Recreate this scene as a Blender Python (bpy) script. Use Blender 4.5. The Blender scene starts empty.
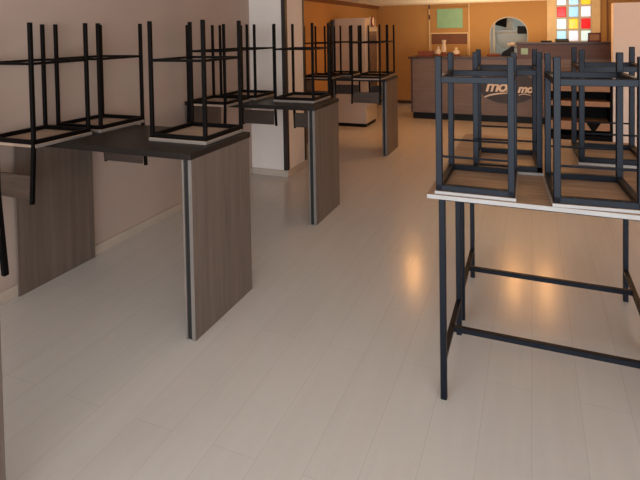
import bpy, bmesh, math, random
from mathutils import Vector, Matrix
random.seed(7)
S = bpy.context.scene
COL = S.collection
PI = math.pi

# ------------------------------------------------------------------ materials
def _new(name):
    m = bpy.data.materials.new(name); m.use_nodes = True
    nt = m.node_tree; b = nt.nodes['Principled BSDF']
    return m, nt, b

def lin(c):
    f = lambda v: v/12.92 if v <= .04045 else ((v+.055)/1.055)**2.4
    return (f(c[0]/255), f(c[1]/255), f(c[2]/255), 1)

def coords(nt, scale=(1, 1, 1), rot=(0, 0, 0), loc=(0, 0, 0)):
    tc = nt.nodes.new('ShaderNodeTexCoord'); mp = nt.nodes.new('ShaderNodeMapping')
    nt.links.new(tc.outputs['Object'], mp.inputs['Vector'])
    mp.inputs['Scale'].default_value = scale; mp.inputs['Rotation'].default_value = rot
    mp.inputs['Location'].default_value = loc
    return mp.outputs['Vector']

def plain(name, c, rough=.5, metal=0., var=.08, nscale=6., bump=0., spec=.5):
    """colour with slight blotchy variation"""
    m, nt, b = _new(name)
    v = coords(nt)
    n = nt.nodes.new('ShaderNodeTexNoise'); n.inputs['Scale'].default_value = nscale; n.inputs['Detail'].default_value = 5
    nt.links.new(v, n.inputs['Vector'])
    r = nt.nodes.new('ShaderNodeValToRGB')
    a = lin(c)
    r.color_ramp.elements[0].position = .3; r.color_ramp.elements[1].position = .7
    r.color_ramp.elements[0].color = tuple(x*(1-var) for x in a[:3])+(1,)
    r.color_ramp.elements[1].color = tuple(min(1, x*(1+var)) for x in a[:3])+(1,)
    nt.links.new(n.outputs['Fac'], r.inputs['Fac']); nt.links.new(r.outputs['Color'], b.inputs['Base Color'])
    b.inputs['Roughness'].default_value = rough; b.inputs['Metallic'].default_value = metal
    b.inputs['Specular IOR Level'].default_value = spec
    if bump:
        n2 = nt.nodes.new('ShaderNodeTexNoise'); n2.inputs['Scale'].default_value = 90
        nt.links.new(v, n2.inputs['Vector'])
        bp = nt.nodes.new('ShaderNodeBump'); bp.inputs['Strength'].default_value = bump; bp.inputs['Distance'].default_value = .004
        nt.links.new(n2.outputs['Fac'], bp.inputs['Height']); nt.links.new(bp.outputs['Normal'], b.inputs['Normal'])
    return m

def wood(name, c1, c2, stretch=(60, 60, 2.2), rough=.5, spec=.4):
    """grain runs along the axis with the small scale"""
    m, nt, b = _new(name)
    v = coords(nt, stretch)
    n = nt.nodes.new('ShaderNodeTexNoise'); n.inputs['Scale'].default_value = 1; n.inputs['Detail'].default_value = 6
    n.inputs['Roughness'].default_value = .65; n.inputs['Distortion'].default_value = .6
    nt.links.new(v, n.inputs['Vector'])
    r = nt.nodes.new('ShaderNodeValToRGB')
    r.color_ramp.elements[0].position = .3; r.color_ramp.elements[0].color = lin(c1)
    r.color_ramp.elements[1].position = .72; r.color_ramp.elements[1].color = lin(c2)
    nt.links.new(n.outputs['Fac'], r.inputs['Fac']); nt.links.new(r.outputs['Color'], b.inputs['Base Color'])
    b.inputs['Roughness'].default_value = rough; b.inputs['Specular IOR Level'].default_value = spec
    return m

def glow(name, c, strength, mottled=None):
    m, nt, b = _new(name)
    b.inputs['Base Color'].default_value = lin(c); b.inputs['Roughness'].default_value = .15
    if mottled:
        v = coords(nt, (14, 14, 14), (0, .6, 0))
        n = nt.nodes.new('ShaderNodeTexWave'); n.inputs['Scale'].default_value = .7; n.inputs['Distortion'].default_value = 9
        n.inputs['Detail'].default_value = 2
        nt.links.new(v, n.inputs['Vector'])
        r = nt.nodes.new('ShaderNodeValToRGB')
        r.color_ramp.elements[0].color = lin(c); r.color_ramp.elements[1].color = lin(mottled)
        r.color_ramp.elements[0].position = .35; r.color_ramp.elements[1].position = .75
        nt.links.new(n.outputs['Fac'], r.inputs['Fac']); nt.links.new(r.outputs['Color'], b.inputs['Emission Color'])
    else:
        b.inputs['Emission Color'].default_value = lin(c)
    b.inputs['Emission Strength'].default_value = strength
    return m

def floor_mat():
    m, nt, b = _new('bleached_laminate')
    v = coords(nt, (1, 1, 1), (0, 0, PI/2), (0, .006, 0))
    br = nt.nodes.new('ShaderNodeTexBrick')
    br.inputs['Scale'].default_value = 1; br.inputs['Brick Width'].default_value = 1.28; br.inputs['Row Height'].default_value = .2035
    br.inputs['Mortar Size'].default_value = .0022; br.inputs['Mortar Smooth'].default_value = .6; br.inputs['Bias'].default_value = 0
    br.offset = .37
    br.inputs['Color1'].default_value = lin((202, 195, 189)); br.inputs['Color2'].default_value = lin((204, 197, 191))
    br.inputs['Mortar'].default_value = lin((190, 182, 175))
    nt.links.new(v, br.inputs['Vector'])
    n = nt.nodes.new('ShaderNodeTexNoise'); n.inputs['Scale'].default_value = 1; n.inputs['Detail'].default_value = 6; n.inputs['Distortion'].default_value = .5
    nt.links.new(coords(nt, (22, 1.4, 1)), n.inputs['Vector'])
    r = nt.nodes.new('ShaderNodeValToRGB')
    r.color_ramp.elements[0].color = (.965, .96, .955, 1); r.color_ramp.elements[1].color = (1, 1, 1, 1)
    r.color_ramp.elements[0].position = .3; r.color_ramp.elements[1].position = .65
    nt.links.new(n.outputs['Fac'], r.inputs['Fac'])
    mx = nt.nodes.new('ShaderNodeMixRGB'); mx.blend_type = 'MULTIPLY'; mx.inputs['Fac'].default_value = 1
    nt.links.new(br.outputs['Color'], mx.inputs[1]); nt.links.new(r.outputs['Color'], mx.inputs[2])
    nt.links.new(mx.outputs['Color'], b.inputs['Base Color'])
    b.inputs['Roughness'].default_value = .21; b.inputs['Specular IOR Level'].default_value = .35
    n2 = nt.nodes.new('ShaderNodeTexNoise'); n2.inputs['Scale'].default_value = 1; n2.inputs['Detail'].default_value = 3
    nt.links.new(coords(nt, (9, 5, 1)), n2.inputs['Vector'])
    bp = nt.nodes.new('ShaderNodeBump'); bp.inputs['Strength'].default_value = .05; bp.inputs['Distance'].default_value = .01
    nt.links.new(n2.outputs['Fac'], bp.inputs['Height']); nt.links.new(bp.outputs['Normal'], b.inputs['Normal'])
    return m

M = dict(
    floor=floor_mat(),
    wall=plain('taupe_plaster', (184, 162, 149), .85, var=.04, nscale=2, bump=.08),
    ochre=plain('ochre_plaster', (180, 134, 78), .8, var=.05, nscale=2, bump=.06),
    ceil=plain('ceiling_paint', (250, 240, 224), .85, var=.02),
    white=plain('white_paint', (230, 219, 210), .7, var=.03, nscale=3),
    skirt=plain('pale_baseboard', (190, 175, 160), .5, var=.04),
    darktrim=plain('dark_trim', (40, 30, 26), .5),
    brown=plain('brown_moulding', (128, 84, 50), .6),
    panel=wood('grey_oak_laminate', (94, 81, 73), (120, 105, 95), (20, 20, .9), .45),
    paneledge=plain('panel_edge_band', (110, 101, 95), .45),
    core=plain('black_core', (16, 14, 14), .7),
    darktop=wood('dark_top_laminate', (27, 22, 20), (37, 31, 28), (3, 40, 40), .38, .25),
    blacksteel=plain('black_steel', (7, 5, 5), .55, 0., .15, spec=.12),
    bluesteel=plain('blue_black_steel', (8, 14, 25), .45, .3, .12, spec=.3),
    seat=wood('stool_wood', (150, 124, 106), (184, 158, 138), (4, 40, 40), .55),
    dimedge=plain('grey_edge_band', (132, 124, 118), .5),
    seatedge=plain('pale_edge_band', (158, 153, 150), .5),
    rusticseat=wood('rustic_wood', (128, 96, 74), (176, 140, 114), (5, 46, 46), .5),
    backwood=wood('backrest_wood', (70, 56, 48), (92, 74, 64), (4, 40, 40), .5),
    counter=wood('counter_brown_laminate', (102, 86, 78), (126, 108, 98), (2, 30, 30), .45),
    raised=wood('raised_bar_brown', (74, 48, 38), (96, 66, 52), (2, 30, 30), .45),
    countertop=plain('counter_top_dark_red', (62, 34, 28), .35),
    sign=plain('sign_dark_brown', (52, 38, 34), .5),
    signtext=plain('sign_white_paint', (226, 212, 196), .6),
    fridge=plain('fridge_white', (190, 176, 164), .4, var=.03),
    fridgegasket=plain('fridge_dark', (34, 30, 32), .4),
    fridgeglass=plain('fridge_door_glass', (92, 80, 84), .15),
    redrim=plain('dark_red_rim', (110, 34, 26), .4),
    steel=plain('stainless_steel', (146, 150, 146), .4, .4, .05),
    kitchen=plain('kitchen_wall_white', (214, 214, 206), .7),
    black=plain('black_plastic', (9, 8, 8), .5, spec=.2),
    greenglass=plain('pale_green_glass', (134, 178, 136), .3, var=.05),
    recess=plain('brown_recess', (112, 62, 34), .6),
    cream=plain('cream_paint', (226, 196, 150), .6),
    bottle=plain('white_bottle', (232, 214, 190), .35),
    redbrown=plain('red_brown_box', (128, 62, 34), .6),
    shelfdark=plain('dark_shelf', (12, 10, 10), .7, spec=.1),
    shelfboard=wood('tan_board', (150, 108, 74), (172, 130, 94), (3, 40, 40), .5),
    mint=plain('mint_card', (158, 196, 178), .6),
    bluepl=plain('blue_grey_cloth', (78, 86, 110), .8),
    grout=plain('grey_grout', (196, 186, 172), .7),
    brass=plain('lamp_housing', (180, 150, 100), .4, .8),
    bulb=glow('warm_bulb', (255, 182, 106), 250),
)

# ------------------------------------------------------------------ mesh helpers
class MB:
    def __init__(s): s.bm = bmesh.new()
    def _xf(s, vs, loc, rot):
        if rot is not None:
            bmesh.ops.transform(s.bm, matrix=Matrix.Translation(Vector(loc)) @ rot.to_4x4(), verts=vs)
        else: bmesh.ops.translate(s.bm, vec=Vector(loc), verts=vs)
    def box(s, x0, x1, y0, y1, z0, z1, bev=0., mat=0, seg=2):
        r = bmesh.ops.create_cube(s.bm, size=1); vs = r['verts']
        bmesh.ops.scale(s.bm, vec=(x1-x0, y1-y0, z1-z0), verts=vs)
        bmesh.ops.translate(s.bm, vec=((x0+x1)/2, (y0+y1)/2, (z0+z1)/2), verts=vs)
        fs = set(f for v in vs for f in v.link_faces)
        for f in fs: f.material_index = mat
        if bev:
            es = list(set(e for v in vs for e in v.link_edges))
            bmesh.ops.bevel(s.bm, geom=es, offset=bev, segments=seg, affect='EDGES', profile=.5)
        return s
    def bar(s, a, b, w, t=None, bev=.002, mat=0):
        """square bar from a to b, width w (horizontal) and t"""
        a, b = Vector(a), Vector(b); d = b-a; L = d.length; t = t or w
        r = bmesh.ops.create_cube(s.bm, size=1); vs = r['verts']
        bmesh.ops.scale(s.bm, vec=(w, t, L), verts=vs)
        z = d.normalized()
        up = Vector((0, 1, 0)) if abs(z.z) > .7 else Vector((0, 0, 1))
        x = up.cross(z).normalized(); y = z.cross(x)
        rot = Matrix((x, y, z)).transposed()
        for f in set(f for v in vs for f in v.link_faces): f.material_index = mat
        if bev:
            es = list(set(e for v in vs for e in v.link_edges))
            rr = bmesh.ops.bevel(s.bm, geom=es, offset=bev, segments=1, affect='EDGES')
            vs = list(set(v for f in rr['faces'] for v in f.verts) | set(v for v in vs if v.is_valid))
        s._xf(vs, (a+b)/2, rot)
        return s
    def cyl(s, a, b, r, n=16, r2=None):
        a, b = Vector(a), Vector(b); d = b-a
        rr = bmesh.ops.create_cone(s.bm, cap_ends=True, segments=n, radius1=r, radius2=r if r2 is None else r2, depth=d.length)
        s._xf(rr['verts'], (a+b)/2, d.to_track_quat('Z', 'Y').to_matrix())
        return s
    def lathe(s, prof, loc, n=20):
        rings = []
        for r, z in prof:
            rings.append([s.bm.verts.new((loc[0]+r*math.cos(2*PI*k/n), loc[1]+r*math.sin(2*PI*k/n), loc[2]+z)) for k in range(n)])
        for i in range(len(rings)-1):
            for k in range(n):
                s.bm.faces.new((rings[i][k], rings[i][(k+1) % n], rings[i+1][(k+1) % n], rings[i+1][k]))
        s.bm.faces.new(rings[0][::-1]); s.bm.faces.new(rings[-1])
        return s
    def prism(s, pts, axis, a0, a1):
        """pts are 2D; axis 'y' -> (x,z) outline pushed along y; 'x' -> (y,z); 'z' -> (x,y)"""
        def P(p, a): return {'y': (p[0], a, p[1]), 'x': (a, p[0], p[1]), 'z': (p[0], p[1], a)}[axis]
        A = [s.bm.verts.new(P(p, a0)) for p in pts]; B = [s.bm.verts.new(P(p, a1)) for p in pts]
        n = len(pts)
        s.bm.faces.new(A); s.bm.faces.new(B[::-1])
        for i in range(n): s.bm.faces.new((A[i], B[i], B[(i+1) % n], A[(i+1) % n]))
        return s
    def build(s, name, mat, parent=None, smooth=False):
        bmesh.ops.recalc_face_normals(s.bm, faces=s.bm.faces)
        me = bpy.data.meshes.new(name); s.bm.to_mesh(me); s.bm.free()
        for m in (mat if isinstance(mat, (list, tuple)) else [mat]): me.materials.append(m)
        if smooth:
            for p in me.polygons: p.use_smooth = True
        o = bpy.data.objects.new(name, me); COL.objects.link(o)
        if parent is not None: o.parent = parent
        return o

def tag(o, label=None, cat=None, group=None, kind=None):
    if label: o['label'] = label
    if cat: o['category'] = cat
    if group: o['group'] = group
    if kind: o['kind'] = kind
    return o
def thing(name, label, cat, loc=(0, 0, 0), rz=0., group=None):
    o = bpy.data.objects.new(name, None); o.empty_display_size = .1; COL.objects.link(o)
    o.location = loc; o.rotation_euler.z = rz
    return tag(o, label, cat, group)
def struct(o, label, cat): return tag(o, label, cat, None, 'structure')
def copy_tree(o, parent=None):
    c = o.copy(); COL.objects.link(c)
    if parent is not None: c.parent = parent
    for ch in list(o.children): copy_tree(ch, c)
    return c

# ------------------------------------------------------------------ room shell
XL, XLB, XR = -3.135, -3.37, 2.9
YF, YC0, YC1, YB = -1.3, 5.43, 5.97, 11.85
ZC = 2.275
struct(MB().box(XLB-.2, XR+.2, YF-.2, YB+2.6, -.1, 0).build('floor', M['floor']), 'pale bleached wood laminate floor running through the whole bar', 'floor')
struct(MB().box(XLB-.2, XR+.2, YF-.2, YB+2.6, ZC, ZC+.1).build('ceiling', M['ceil']), 'warm lit plain ceiling at the top of the far end', 'ceiling')
struct(MB().box(XL-.2, XL, YF, YC0, 0, ZC).build('wall_left', M['wall']), 'taupe plaster wall behind the wall-mounted tables on the left', 'wall')
struct(MB().box(XLB-.2, XLB, YC0, YB, 0, ZC).build('wall_left_rear', M['ochre']), 'ochre side wall behind the white fridge, beyond the column', 'wall')
struct(MB().box(XR, XR+.2, YF, YB, 0, ZC).build('wall_right', M['wall']), 'plain side wall on the right hand side', 'wall')
# back wall with an arched hatch
ax0, ax1, asp, atop, abase = -.835, -.075, 1.60, 1.945, 1.02
def arch(x0, x1, zs, zt, n=20):
    c, rx, rz = (x0+x1)/2, (x1-x0)/2, zt-zs
    return [(c-rx*math.cos(PI*k/n), zs+rz*math.sin(PI*k/n)) for k in range(n+1)]
mb = MB()
T = .14
mb.box(XLB, ax0, YB, YB+T, 0, ZC); mb.box(ax1, XR, YB, YB+T, 0, ZC); mb.box(ax0, ax1, YB, YB+T, 0, abase)
A = arch(ax0, ax1, asp, atop)
for (p, q) in zip(A, A[1:]): mb.prism([p, q, (q[0], ZC), (p[0], ZC)], 'y', YB, YB+T)
struct(mb.build('wall_back', M['ochre']), 'ochre back wall behind the counter with an arched hatch', 'wall')
mb = MB()
A2 = [(ax0, abase)] + A + [(ax1, abase)]
for p, q in zip(A2, A2[1:]): mb.cyl((p[0], YB-.004, p[1]), (q[0], YB-.004, q[1]), .012, 8)
struct(mb.build('trim_1', M['grout']), 'thin grey edging round the arched hatch', 'trim')
# kitchen behind the hatch
mb = MB()
mb.box(-1.9, 1.2, YB+2.2, YB+2.3, 0, ZC); mb.box(-1.9, -1.8, YB+T, YB+2.2, 0, ZC); mb.box(1.1, 1.2, YB+T, YB+2.2, 0, ZC)
struct(mb.build('wall_kitchen', M['kitchen']), 'white kitchen walls seen through the arched hatch', 'wall')
# front wall behind the camera: shop window opening
mb = MB()
mb.box(XL, XR, YF-.15, YF, 0, .12); mb.box(XL, XR, YF-.15, YF, 2.2, ZC); mb.box(XL, XL+.15, YF-.15, YF, .12, 2.2); mb.box(XR-.15, XR, YF-.15, YF, .12, 2.2)
struct(mb.build('wall_front', M['wall']), 'street front wall round the wide shop opening', 'wall')
# column
mb = MB(); mb.box(XLB, -2.665, YC0, YC1, 0, ZC)
col = struct(mb.build('wall_column', M['white']), 'white column projecting from the left wall between second and third table', 'column')
struct(MB().box(-2.705, -2.655, YC0-.006, YC0+.05, .075, ZC).build('trim_2', M['darktrim']), 'black corner strip on the white column', 'trim')
struct(MB().box(-2.672, -2.655, YC1-.03, YC1+.008, .075, ZC).build('trim_3', M['darktrim']), 'thin dark strip on the far corner of the column', 'trim')
mb = MB(); mb.box(XL, -2.645, YC0-.02, YC0, 0, .075, .004); mb.box(-2.665, -2.645, YC0, YC1+.02, 0, .075, .004)
struct(mb.build('baseboard_column', M['skirt']), 'pale skirting round the foot of the white column', 'baseboard')
struct(MB().box(XL, XL+.016, YF, YC0-.02, 0, .078, .004).build('baseboard_left', M['skirt']), 'pale skirting along the left wall', 'baseboard')
struct(MB().box(XLB, -2.15, YB-.02, YB, 0, .07, .003).build('baseboard_back', M['countertop']), 'dark skirting at the foot of the back wall', 'baseboard')
struct(MB().prism([(XLB, ZC), (XLB+.06, ZC), (XLB+.06, ZC-.02), (XLB, ZC-.075)], 'y', YC1, YB).build('trim_4', M['brown']), 'brown cornice moulding along the rear side wall', 'trim')
# partition on the right
PX = 1.062
struct(MB().box(PX, XR, 8.3, 8.48, 0, 2.035, .006).build('wall_partition', M['white']), 'pale free-standing partition wall behind the right hand stools', 'wall')

# pilasters on the back wall
for i, (x0, x1, m_) in enumerate(((.30, .475, 'cream'), (1.12, 1.29, 'cream'))):
    struct(MB().box(x0, x1, YB-.035, YB, .0, ZC, .004).build('trim_%d' % (5+i), M[m_]), ['cream pilaster left of the coloured glass', 'cream pilaster right of the coloured glass'][i], 'trim')
struct(MB().box(1.40, 1.43, YB-.02, YB, 0, ZC).build('trim_7', M['brown']), 'narrow brown batten on the back wall near the partition', 'trim')
# door with green pane and brown recess
d = thing('door_1', 'ochre service door with pale green pane in the back wall', 'door', (-1.7, YB, 0)); d['kind'] = 'structure'
MB().box(-.43, .42, -.03, 0, 0, 2.2, .004).build('door_leaf', M['ochre'], d)
mb = MB()
for x in (-.445, .425): mb.box(x-.012, x+.012, -.045, 0, 0, ZC, .003)
mb.build('door_frame', M['cream'], d)
MB().box(-.275, .29, -.04, -.03, 1.73, 2.165, .004).build('glass_pane', M['greenglass'], d)
MB().box(-.405, .39, -.034, -.03, 1.375, 1.605).build('recess_panel', M['recess'], d)
mb = MB(); mb.box(-.42, .405, -.05, -.03, 1.605, 1.63, .003); mb.box(-.42, -.405, -.05, -.03, 1.1, 1.605, .003); mb.box(.39, .405, -.05, -.03, 1.1, 1.605, .003)
mb.build('recess_frame', M['cream'], d)
mb = MB(); mb.box(-.452, -.43, -.055, -.03, 2.17, 2.26); mb.box(-.452, -.43, -.055, -.03, 1.93, 2.04); mb.build('hinge', M['darktrim'], d)

# coloured backlit glass blocks
w = thing('window_1', 'panel of coloured backlit glass blocks in the back wall', 'window', (0, YB-.03, 0)); w['kind'] = 'structure'
tc = dict(W=((234, 236, 248), (176, 190, 226)), B=((150, 206, 238), (214, 238, 250)), A=((196, 228, 232), (232, 244, 244)), Y=((238, 196, 20), (214, 160, 10)), R=((206, 24, 30), (216, 34, 38)), S=((130, 196, 236), (206, 232, 248)))
tm = {k: glow('glass_block_'+n, v[0], .72, v[1]) for (k, v), n in zip(tc.items(), ('white', 'pale_blue', 'aqua', 'yellow', 'red', 'sky_blue'))}
rows = ['WBY', 'RSW', 'AYR', 'SWA', 'WRB', 'BWY']
nm = dict(W='white', B='pale blue', A='aqua', Y='yellow', R='red', S='sky blue')
xs = [(.49, .66), (.715, .885), (.94, 1.11)]
g = MB()
zt0 = 2.262+.16
z_edges = []
for r_, row in enumerate(rows):
    z1 = 2.372-.247*r_; z0 = z1-.205
    z_edges.append((z0, min(z1, ZC-.005)))
    for (x0, x1), k in zip(xs, row):
        o = MB().box(x0, x1, -.03, .0, z0, min(z1, ZC-.005), .012).build('glass_block', tm[k], w)
        o['label'] = nm[k] + ' glass block'
g.box(.475, 1.125, -.012, .03, 1.0, ZC)
g.build('grout_frame', M['grout'], w)

# ------------------------------------------------------------------ wall tables
HT = 1.046
def wall_table(y0, y1, xe, label, XL=XL):
    """tabletop from wall to end panel; local origin at wall/floor/front"""
    H, L = HT, xe-XL
    t = thing('wall_table', label, 'table', (XL, y0, 0), 0, 'dark peninsula tables along the left wall')
    dp = y1-y0
    MB().box(0.02, L, 0, dp, H-.036, H, .003).build('tabletop', M['darktop'], t)
    p = MB().box(L-.024, L-.002, .012, dp-.012, 0, H-.036, .0015).build('end_panel', [M['panel']], t)
    q = MB().box(L-.0245, L-.0015, .0105, .013, 0.001, H-.037).build('edge_band', M['paneledge'], p)
    p2 = MB().box(L-.066, L-.055, .012, dp-.012, 0, H-.036, .0015).build('end_panel', [M['panel']], t)
    MB().box(L-.0665, L-.0545, .0105, .013, 0.001, H-.037).build('edge_band', M['paneledge'], p2)
    MB().box(L-.0545, L-.0245, .02, dp-.025, 0, H-.036).build('panel_core', M['core'], t)
    MB().box(.0165, .03, .012, dp-.001, 0, H-.036, .0015).build('wall_panel', M['panel'], t)
    return t
wall_table(.55, 1.21, -1.695, 'dark wall table at the left edge, only its end panel showing')
wall_table(2.315, 2.965, -1.722, 'nearest full dark wall table, with broad grey oak end panel in the foreground')
wall_table(4.12, 4.74, -1.75, 'second dark wall table, just before the white column')
t3 = wall_table(6.75, 7.39, -1.81, 'farthest dark wall table, past the white column in front of the fridge', -3.2)

# ------------------------------------------------------------------ black stools (upside down), origin at the table surface, backrest side = +y
SW, SD, LT = .41, .425, .022
def make_black_stool():
    t = thing('bar_stool', 'x', 'stool')
    w, dd, h = SW/2, SD/2, LT/2
    MB().box(-w-.004, w+.004, -dd-.004, dd-.012, 0, .021, .003, 0).build('seat', M['seat'], t)
    mb = MB()
    mb.box(-w-.0055, w+.0055, -dd-.0055, -dd-.003, .003, .018); mb.box(-w-.0055, -w-.003, -dd-.004, dd-.012, .003, .018); mb.box(w+.003, w+.0055, -dd-.004, dd-.012, .003, .018)
    mb.build('edge_band', M['dimedge'], t.children[0])
    mb = MB(); z = .021+.013
    mb.bar((-w, -dd+h, z), (w, -dd+h, z), LT, .026); mb.bar((-w, dd-h, z), (w, dd-h, z), LT, .026)
    mb.bar((-w+h, -dd, z), (-w+h, dd, z), LT, .026); mb.bar((w-h, -dd, z), (w-h, dd, z), LT, .026)
    mb.build('seat_frame', M['blacksteel'], t)
    for sx in (-1, 1):
        MB().bar((sx*(w-h), -dd+h, .023), (sx*(w-h), -dd+h, .736), LT).build('leg', M['blacksteel'], t)
        MB().bar((sx*(w-h), dd-h, .023), (sx*(w-h), dd-h, .736), LT).build('leg', M['blacksteel'], t)
    mb = MB(); z = .495; r = .016
    mb.bar((-w+h, -dd+h, z), (w-h, -dd+h, z), r); mb.bar((-w+h, dd-h, z), (w-h, dd-h, z), r)
    mb.bar((-w+h, -dd+h, z), (-w+h, dd-h, z), r); mb.bar((w-h, -dd+h, z), (w-h, dd-h, z), r)
    mb.build('footrest', M['blacksteel'], t)
    for sx in (-1, 1):
        MB().bar((sx*(w-h), dd-h, .03), (sx*(w-h), dd+.012, -.325), LT).build('back_upright', M['blacksteel'], t)
    MB().box(-w+LT+.001, w-LT-.001, dd-.022, dd-.004, -.31, -.165, .004).build('backrest', M['backwood'], t)
    return t
s0 = make_black_stool(); first = True
def stool(xc, yc, back_front, label, group):
    global first
    o = s0 if first else copy_tree(s0)
    first = False
    o.location = (xc, yc, HT); o.rotation_euler.z = PI if back_front else 0
    tag(o, label, 'stool', group); return o
G1, G2, G3 = 'upturned black stools on the nearest wall table', 'upturned black stools on the second wall table', 'upturned black stools on the farthest wall table'
stool(-2.20, 1.22, False, 'black stool at the left edge on the nearest cropped table, one upright showing', 'upturned black stools on the cropped table')
stool(-2.892, 2.347, True, 'upturned black stool leftmost on nearest table, backrest hanging over its front edge', G1)
stool(-2.880, 2.845, False, 'upturned black stool beside the wall, at the rear of nearest table', G1)
stool(-1.974, 2.745, False, 'upturned black stool above the nearest end panel, alone at table end', G1)
stool(-2.705, 4.10, True, 'upturned black stool on second table, backrest hanging in front by the wall', G2)
stool(-2.675, 4.59, False, 'upturned black stool at the rear of second table, before the white column', G2)
stool(-2.045, 4.54, False, 'upturned black stool at the free end of second table', G2)
stool(-2.045, 6.80, True, 'upturned black stool at farthest table end, wooden backrest hanging towards viewer', G3)
stool(-2.075, 7.27, False, 'rearmost upturned black stool at the farthest table end, near the counter', G3)
stool(-2.74, 6.80, True, 'upturned black stool on the wall side of farthest table, in front', G3)
stool(-2.62, 7.27, False, 'upturned black stool on farthest table directly before the white fridge', G3)

# ------------------------------------------------------------------ square tables on the right
TH = .974
def square_table(y0, y1, label):
    x0, x1 = -.432, .585; t = thing('square_table', label, 'table', (x0, y0, 0), 0, 'steel framed tables pushed together on the right')
    W, D = x1-x0, y1-y0; b = .028; i = .052
    MB().box(0, W, .001, D-.001, TH-.02, TH, .002).build('tabletop', M['rusticseat'], t)
    mb = MB(); mb.box(.002, W-.002, -.001, .0022, TH-.019, TH-.001); mb.box(-.0012, .0022, .002, D-.002, TH-.019, TH-.001)
    mb.build('edge_band', M['seatedge'], t.children[0])
    fy0, fy1 = .09, D-.066; fx0, fx1 = i, W-i
    for x in (fx0, fx1):
        for y in (fy0, fy1): MB().bar((x, y, 0), (x, y, TH-.02), b).build('leg', M['bluesteel'], t)
    z = TH-.02-.014; mb = MB()
    mb.bar((fx0, fy0, z), (fx1, fy0, z), b); mb.bar((fx0, fy1, z), (fx1, fy1, z), b); mb.bar((fx0, fy0, z), (fx0, fy1, z), b); mb.bar((fx1, fy0, z), (fx1, fy1, z), b)
    mb.build('apron_frame', M['bluesteel'], t)
    for x in (fx0, fx1): MB().bar((x, fy0, .19), (x, fy1, .19), .026).build('side_rail', M['bluesteel'], t)
    MB().bar((fx0, D/2, .19), (fx1, D/2, .19), .026).build('stretcher', M['bluesteel'], t)
    mb = MB()
    for x in (fx0, fx1):
        mb.prism([(fy0+.012, z-.012), (fy0+.065, z-.012), (fy0+.012, z-.065)], 'x', x-.003, x+.003)
    mb.build('corner_gusset', M['bluesteel'], t)
    return t
square_table(2.278, 2.975, 'front steel framed table with pale top edge on the right, standing nearest')
square_table(2.977, 3.69, 'rear steel framed table on the right, pushed against the front one')

# ------------------------------------------------------------------ blue-black stools
RW, RD, RT = .327, .398, .027
def make_blue_stool():
    t = thing('bar_stool', 'x', 'stool')
    w, dd, h = RW/2, RD/2, RT/2
    se = MB().box(-w-.004, w+.004, -dd-.004, dd+.004, 0, .014, .002).build('seat', M['rusticseat'], t)
    mb = MB(); mb.box(-w-.0055, w+.0055, -dd-.0055, -dd-.003, .0008, .0132); mb.box(-w-.0055, w+.0055, dd+.003, dd+.0055, .0008, .0132)
    mb.box(-w-.0055, -w-.003, -dd-.004, dd+.004, .0008, .0132); mb.box(w+.003, w+.0055, -dd-.004, dd+.004, .0008, .0132)
    mb.build('edge_band', M['seatedge'], se)
    mb = MB(); z = .014+h
    mb.bar((-w, -dd+h, z), (w, -dd+h, z), RT); mb.bar((-w, dd-h, z), (w, dd-h, z), RT)
    mb.bar((-w+h, -dd, z), (-w+h, dd, z), RT); mb.bar((w-h, -dd, z), (w-h, dd, z), RT)
    mb.build('seat_frame', M['bluesteel'], t)
    for sx in (-1, 1):
        for sy in (-1, 1):
            MB().bar((sx*(w-h), sy*(dd-h), .016), (sx*(w-h), sy*(dd-h), .609), RT).build('leg', M['bluesteel'], t)
    mb = MB(); z = .506; r = .028
    mb.bar((-w+h, -dd+h, z), (w-h, -dd+h, z), r*.8, r); mb.bar((-w+h, dd-h, z), (w-h, dd-h, z), r*.8, r)
    mb.bar((-w+h, -dd+h, z), (-w+h, dd-h, z), r*.8, r); mb.bar((w-h, -dd+h, z), (w-h, dd-h, z), r*.8, r)
    fo = mb.build('footrest', M['bluesteel'], t)
    for sx in (-1, 1):
        MB().box(sx*(w-h)-.0085, sx*(w-h)+.0085, -dd+.03, -dd+.17, z+.0135, z+.0147).build('pale_patch', M['seatedge'], fo)['label'] = 'pale patch'  # pale strip on top of each footrest side bar
    z = .165
    for sy in (-1, 1): MB().cyl((-w+h, sy*(dd-h), z), (w-h, sy*(dd-h), z), .005, 8).build('brace_rod', M['bluesteel'], t)
    return t
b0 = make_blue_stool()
GB = 'upturned blue-black stools on the right hand tables'
spots = [(-.231, 2.493, 0, 'upturned blue-black stool at the near left corner of the front table'),
         (.2315, 2.490, .065, 'upturned blue-black stool on the front table at the right edge'),
         (-.125, 2.928, .05, 'upturned blue-black stool just behind the near left one, before the sign'),
         (.388, 3.23, .03, 'upturned blue-black stool farthest right on the rear table, before the partition')]
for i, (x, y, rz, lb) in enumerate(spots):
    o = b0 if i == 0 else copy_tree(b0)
    o.location = (x, y, TH); o.rotation_euler.z = rz; tag(o, lb, 'stool', GB)

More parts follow.
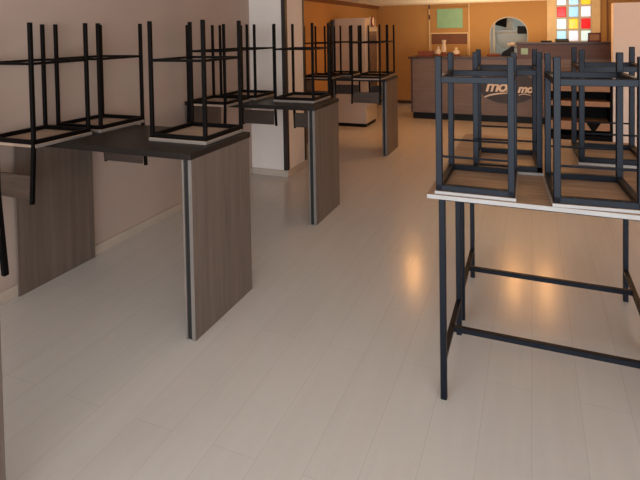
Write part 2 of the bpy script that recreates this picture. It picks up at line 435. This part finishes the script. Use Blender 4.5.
# ------------------------------------------------------------------ counter
CY = 9.85
c = thing('service_counter', 'long brown service counter with dark top and oval script sign', 'counter', (0, CY, 0))
MB().box(-2.15, 1.35, 0, .62, .125, 1.155, .003).build('counter_body', M['counter'], c)
MB().box(-2.12, 1.33, .03, .60, 0, .125).build('plinth', M['black'], c)
MB().box(-2.20, -.242, -.03, .66, 1.155, 1.188, .005).build('worktop', M['countertop'], c)
MB().box(-2.152, -2.118, -.002, .62, .125, 1.155, .002).build('corner_strip', M['countertop'], c)
n = 48
MB().prism([(-.40+.49*math.cos(2*PI*k/n), .64+.29*math.sin(2*PI*k/n)) for k in range(n)], 'y', -.02, -.0).build('oval_sign', M['sign'], c)
sg = c.children[-1]
def letters(txt, x, z, size, parent, shear=.28):
    cu = bpy.data.curves.new('lettering', 'FONT'); cu.body = txt; cu.size = size; cu.shear = shear; cu.extrude = .003; cu.offset = .008
    cu.space_character = .9
    tmp = bpy.data.objects.new('tmp', cu); COL.objects.link(tmp)
    bpy.context.view_layer.update()
    me = bpy.data.meshes.new_from_object(tmp.evaluated_get(bpy.context.evaluated_depsgraph_get()))
    bpy.data.objects.remove(tmp)
    me.transform(Matrix.Translation((x, -.0235, z)) @ Matrix.Rotation(PI/2, 4, 'X'))
    me.materials.clear(); me.materials.append(M['signtext'])
    o = bpy.data.objects.new('lettering', me); COL.objects.link(o); o.parent = parent; return o
letters('moi', -.785, .57, .29, sg)
letters('mo', -.235, .56, .2, sg)
def swash(pts, wd):
    mb = MB()
    for (p, q, w0, w1) in zip(pts, pts[1:], wd, wd[1:]):
        mb.prism([(p[0], p[1]-w0), (q[0], q[1]-w1), (q[0], q[1]+w1), (p[0], p[1]+w0)], 'y', -.0255, -.0205)
    return mb.build('underline_swash', M['signtext'], sg)
swash([(-.80, .46), (-.70, .50), (-.58, .525), (-.44, .54), (-.36, .54)], [.012, .016, .013, .010, .004])
swash([(-.22, .51), (-.14, .535), (-.05, .52), (.0, .50)], [.004, .007, .006, .002])

rb = thing('raised_bar', 'raised dark brown bar section on the right half of the counter', 'bar', (0, CY, 1.1555))
MB().box(-.24, 1.33, -.004, .34, 0, .26, .003).build('bar_body', M['raised'], rb)
MB().box(-.27, 1.35, -.03, .38, .26, .2925, .005).build('bar_top', M['countertop'], rb)
MB().box(-.175, -.06, -.009, -.004, .08, .19, .001).build('label_card', M['mint'], rb)
# things on the counter
tag(MB().prism([(-2.04, 1.189), (-1.76, 1.189), (-1.74, 1.285), (-2.06, 1.285)], 'y', CY+.18, CY+.45).build('wooden_tray', M['redbrown']), 'red-brown box tray at the left end of the counter', 'tray')
def bottle(x, y, h, r, label, neck=.35):
    t = thing('bottle', label, 'bottle', (x, y, 1.189), 0, 'white bottles on the counter')
    MB().lathe([(r*.95, 0), (r, .01), (r, h*.55), (r*.8, h*.66), (r*neck, h*.78), (r*neck, h*.88)], (0, 0, 0)).build('bottle_body', M['bottle'], t, True)
    MB().lathe([(r*neck*1.25, h*.88), (r*neck*1.25, h*.98), (r*neck*.9, h)], (0, 0, 0)).build('cap', M['bottle'], t)
    MB().lathe([(r*1.02, h*.02), (r*1.02, h*.26)], (0, 0, 0)).build('label_band', M['redbrown'], t)
bottle(-1.56, CY+.25, .31, .045, 'tallest white bottle on the counter, in the middle', .75)
bottle(-1.66, CY+.22, .19, .05, 'small white bottle on the counter, left of the tall one')
bottle(-1.33, CY+.24, .165, .062, 'squat white bottle with narrow neck at right of the trio')
# pile before the hatch
tag(MB().box(-.78, -.55, CY+.30, CY+.50, 1.189, 1.23, .01).build('bread_board', M['redbrown']), 'brown board lying on the counter under the arched hatch', 'board')
tag(MB().prism([(-.54, 1.189), (-.30, 1.189), (-.30, 1.36), (-.36, 1.36), (-.42, 1.31), (-.50, 1.26)], 'y', CY+.40, CY+.55).build('till_display', M['black']), 'dark sloping till on the counter before the arched hatch', 'till')
mb = MB()
r_ = bmesh.ops.create_icosphere(mb.bm, subdivisions=3, radius=1)
for v in r_['verts']:
    k = 1+.18*math.sin(7*v.co.x+3*v.co.z)*math.cos(5*v.co.y)
    v.co = Vector((-.32+v.co.x*.10*k, CY+.47+v.co.y*.05*k, 1.402+v.co.z*.035*k))
tag(mb.build('folded_cloth', M['bottle'], None, True), 'crumpled white cloth lying on the till before the arch', 'cloth')
# things on the raised bar
tag(MB().box(.15, .33, CY+.05, CY+.2, 1.448, 1.475, .006).build('card_reader', M['black']), 'small flat black card reader on the raised bar', 'card reader')
lp = thing('laptop', 'open black laptop on the raised bar before the coloured glass', 'laptop', (.50, CY+.18, 1.448))
MB().box(-.11, .11, -.10, .08, 0, .014, .004).build('keyboard_base', M['black'], lp)
MB().prism([(.08, .012), (.092, .012), (.19, .05), (.178, .05)], 'x', -.11, .11).build('screen', M['black'], lp)
fr = thing('picture_frame', 'small dark red frame with beige picture standing on the raised bar', 'picture frame', (1.0, CY+.16, 1.448))
mb = MB(); mb.box(-.10, .10, 0, .02, .13, .155, .003); mb.box(-.10, .10, 0, .02, 0, .025, .003); mb.box(-.10, -.075, 0, .02, 0, .155, .003); mb.box(.075, .10, 0, .02, 0, .155, .003)
mb.build('frame', M['redrim'], fr); MB().box(-.075, .075, .006, .014, .025, .13).build('picture', M['shelfboard'], fr)

# kitchen things through the arch
KY = YB+.55
h = thing('extractor_hood', 'rounded stainless steel hood seen through the arched hatch', 'hood', (-.41, KY, 1.25))
pts = [(-.33, .42), (-.33, .16), (-.30, .08), (-.22, .02), (-.1, 0), (.12, 0), (.26, .05), (.33, .16), (.33, .42)]
MB().prism(pts, 'y', 0, .7).build('hood_body', M['steel'], h)
MB().box(-.33, .33, -.012, 0, .34, .36, .003).build('hood_rail', M['grout'], h)
MB().box(-.20, .02, .1, .5, .42, ZC-1.25).build('flue', M['kitchen'], h)
tag(MB().box(-.29, -.09, KY-.16, KY-.013, 1.58, 1.75, .01).build('kitchen_display', M['black']), 'black box screen mounted by the hood in the hatch', 'screen')
tag(MB().box(-.80, -.745, YB+.2, YB+.26, 0, ZC-.001, .004).build('white_post', M['kitchen']), 'white kitchen post at the left side of the arch', 'post')
tag(MB().prism([(-.80, 1.80), (-.52, 1.72), (-.50, 1.95), (-.62, 2.05), (-.80, 2.05)], 'y', YB+.3, YB+.42).build('dark_pan', M['shelfdark']), 'dark pan hanging at the upper left of the arch', 'pan')

# ------------------------------------------------------------------ fridge
f = thing('fridge', 'tall white drinks fridge standing against the rear side wall', 'fridge', (0, 8.68, 0))
MB().box(-3.27, -2.69, 0, .66, .06, 1.93, .012).build('fridge_body', M['fridge'], f)
MB().box(-3.25, -2.71, .02, .64, 0, .06).build('base_plinth', M['black'], f)
MB().box(-3.345, -3.272, .0, .64, .12, 1.91, .03).build('rear_cover', M['fridgegasket'], f)
fd = MB().box(-2.69, -2.655, .02, .65, .36, 1.77, .006).build('fridge_door', M['fridge'], f)
MB().box(-2.656, -2.648, .10, .57, .45, 1.69).build('door_glass', M['fridgeglass'], fd)
MB().box(-2.656, -2.635, .045, .08, .8, 1.3, .006).build('door_handle', M['black'], fd)
rs = MB().cyl((-2.70, .32, 1.87), (-2.64, .32, 1.87), .085, 28).build('round_badge', M['bottle'], f)
mb = MB()
for k in range(28):
    a, b_ = 2*PI*k/28, 2*PI*(k+1)/28
    mb.cyl((-2.645, 0.32+.09*math.cos(a), 1.87+.09*math.sin(a)), (-2.645, 0.32+.09*math.cos(b_), 1.87+.09*math.sin(b_)), .014, 8)
mb.build('badge_rim', M['redrim'], rs)

# ------------------------------------------------------------------ dark shelving before the partition
s = thing('shelf_unit', 'dark open shelf unit with tan boards left of the partition', 'shelf', (.63, 8.30, 0))
mb = MB(); mb.box(-.43, -.40, 0, .38, 0, 1.0, .002); mb.box(.395, .425, 0, .38, 0, 1.0, .002); mb.box(-.40, .395, .36, .38, 0, 1.0)
mb.build('carcass', M['shelfdark'], s)
MB().box(-.40, .395, 0, .36, .97, 1.0, .002).build('top', M['shelfdark'], s)
for z0, z1 in ((.774, .885), (.56, .632), (.215, .34)):
    MB().box(-.40, .395, .005, .36, z0, z1, .002).build('shelf_board', M['shelfboard'], s)
MB().box(-.40, .395, .03, .36, 0, .13).build('kickboard', M['shelfdark'], s)
MB().prism([(.08, .35), (.30, .35), (.20, .20), (.20, .13), (.18, .13), (.17, .20)], 'y', -.004, .005).build('bracket', M['shelfdark'], s)

# ------------------------------------------------------------------ lamps
def bulb_lamp(x, y, label):
    t = thing('ceiling_lamp', label, 'lamp', (x, y, ZC), 0, 'warm ceiling bulbs over the counter')
    MB().lathe([(.068, 0), (.068, -.008), (.056, -.014)], (0, 0, 0)).build('lamp_base', M['brass'], t)
    mb = MB(); bmesh.ops.create_uvsphere(mb.bm, u_segments=16, v_segments=10, radius=.05)
    bmesh.ops.translate(mb.bm, vec=(0, 0, -.03), verts=mb.bm.verts)
    mb.build('bulb', M['bulb'], t, True)
for x, y, lb in ((-1.78, 8.22, 'warm ceiling bulb before the counter, leftmost'), (-.27, 8.42, 'warm ceiling bulb before the counter, middle'), (.19, 8.36, 'warm ceiling bulb before the counter, right of the middle one'), (1.7, 6.9, 'added unseen warm bulb lighting the pale partition')):  # last bulb is added out of view to warm the partition
    bulb_lamp(x, y, lb)

def area(name, loc, rot, sx, sy, power, c):
    l = bpy.data.lights.new(name, 'AREA'); l.shape = 'RECTANGLE'; l.size = sx; l.size_y = sy; l.energy = power; l.color = c
    o = bpy.data.objects.new(name, l); o.location = loc; o.rotation_euler = rot; COL.objects.link(o); return o
area('shopfront_daylight', (.5, -3.0, 1.3), (PI/2, 0, 0), 7.0, 2.4, 420, (.91, .96, 1.0))
area('kitchen_tube', (-.4, YB+1.2, ZC-.03), (0, 0, 0), 1.2, .1, 8, (.95, 1., .97))
area('added_ceiling_fill', (-.4, 10.75, 1.15), (PI, 0, 0), 3.0, .25, 32, (1., .74, .45))  # added uplight hidden behind the counter, brightens the ceiling

wd = bpy.data.worlds.new('sky'); S.world = wd; wd.use_nodes = True
bg = wd.node_tree.nodes['Background']; bg.inputs[0].default_value = (.75, .86, 1, 1); bg.inputs[1].default_value = .6

# ------------------------------------------------------------------ camera (cropped frame: horizon high above the centre -> lens shift)
fpx, yaw, pitch, roll, cy = 517.117, -.388561, -.030955, -.016878, 47.686
fw = Vector((math.sin(yaw)*math.cos(pitch), math.cos(yaw)*math.cos(pitch), math.sin(pitch)))
rt = Vector((math.cos(yaw), -math.sin(yaw), 0)); up = rt.cross(fw)
r2 = rt*math.cos(roll)+up*math.sin(roll); u2 = -rt*math.sin(roll)+up*math.cos(roll)
cam = bpy.data.cameras.new('camera'); co = bpy.data.objects.new('camera', cam); COL.objects.link(co)
co.matrix_world = Matrix.Translation((0, 0, 1.70)) @ Matrix((r2, u2, -fw)).transposed().to_4x4()
cam.sensor_fit = 'HORIZONTAL'; cam.sensor_width = 36; cam.lens = fpx*36/640
cam.shift_y = -(240-cy)/640; cam.clip_start = .05
S.camera = co
vs = S.view_settings; vs.view_transform = 'Standard'; vs.look = 'None'; vs.gamma = 1; vs.use_curve_mapping = False; vs.exposure = 0
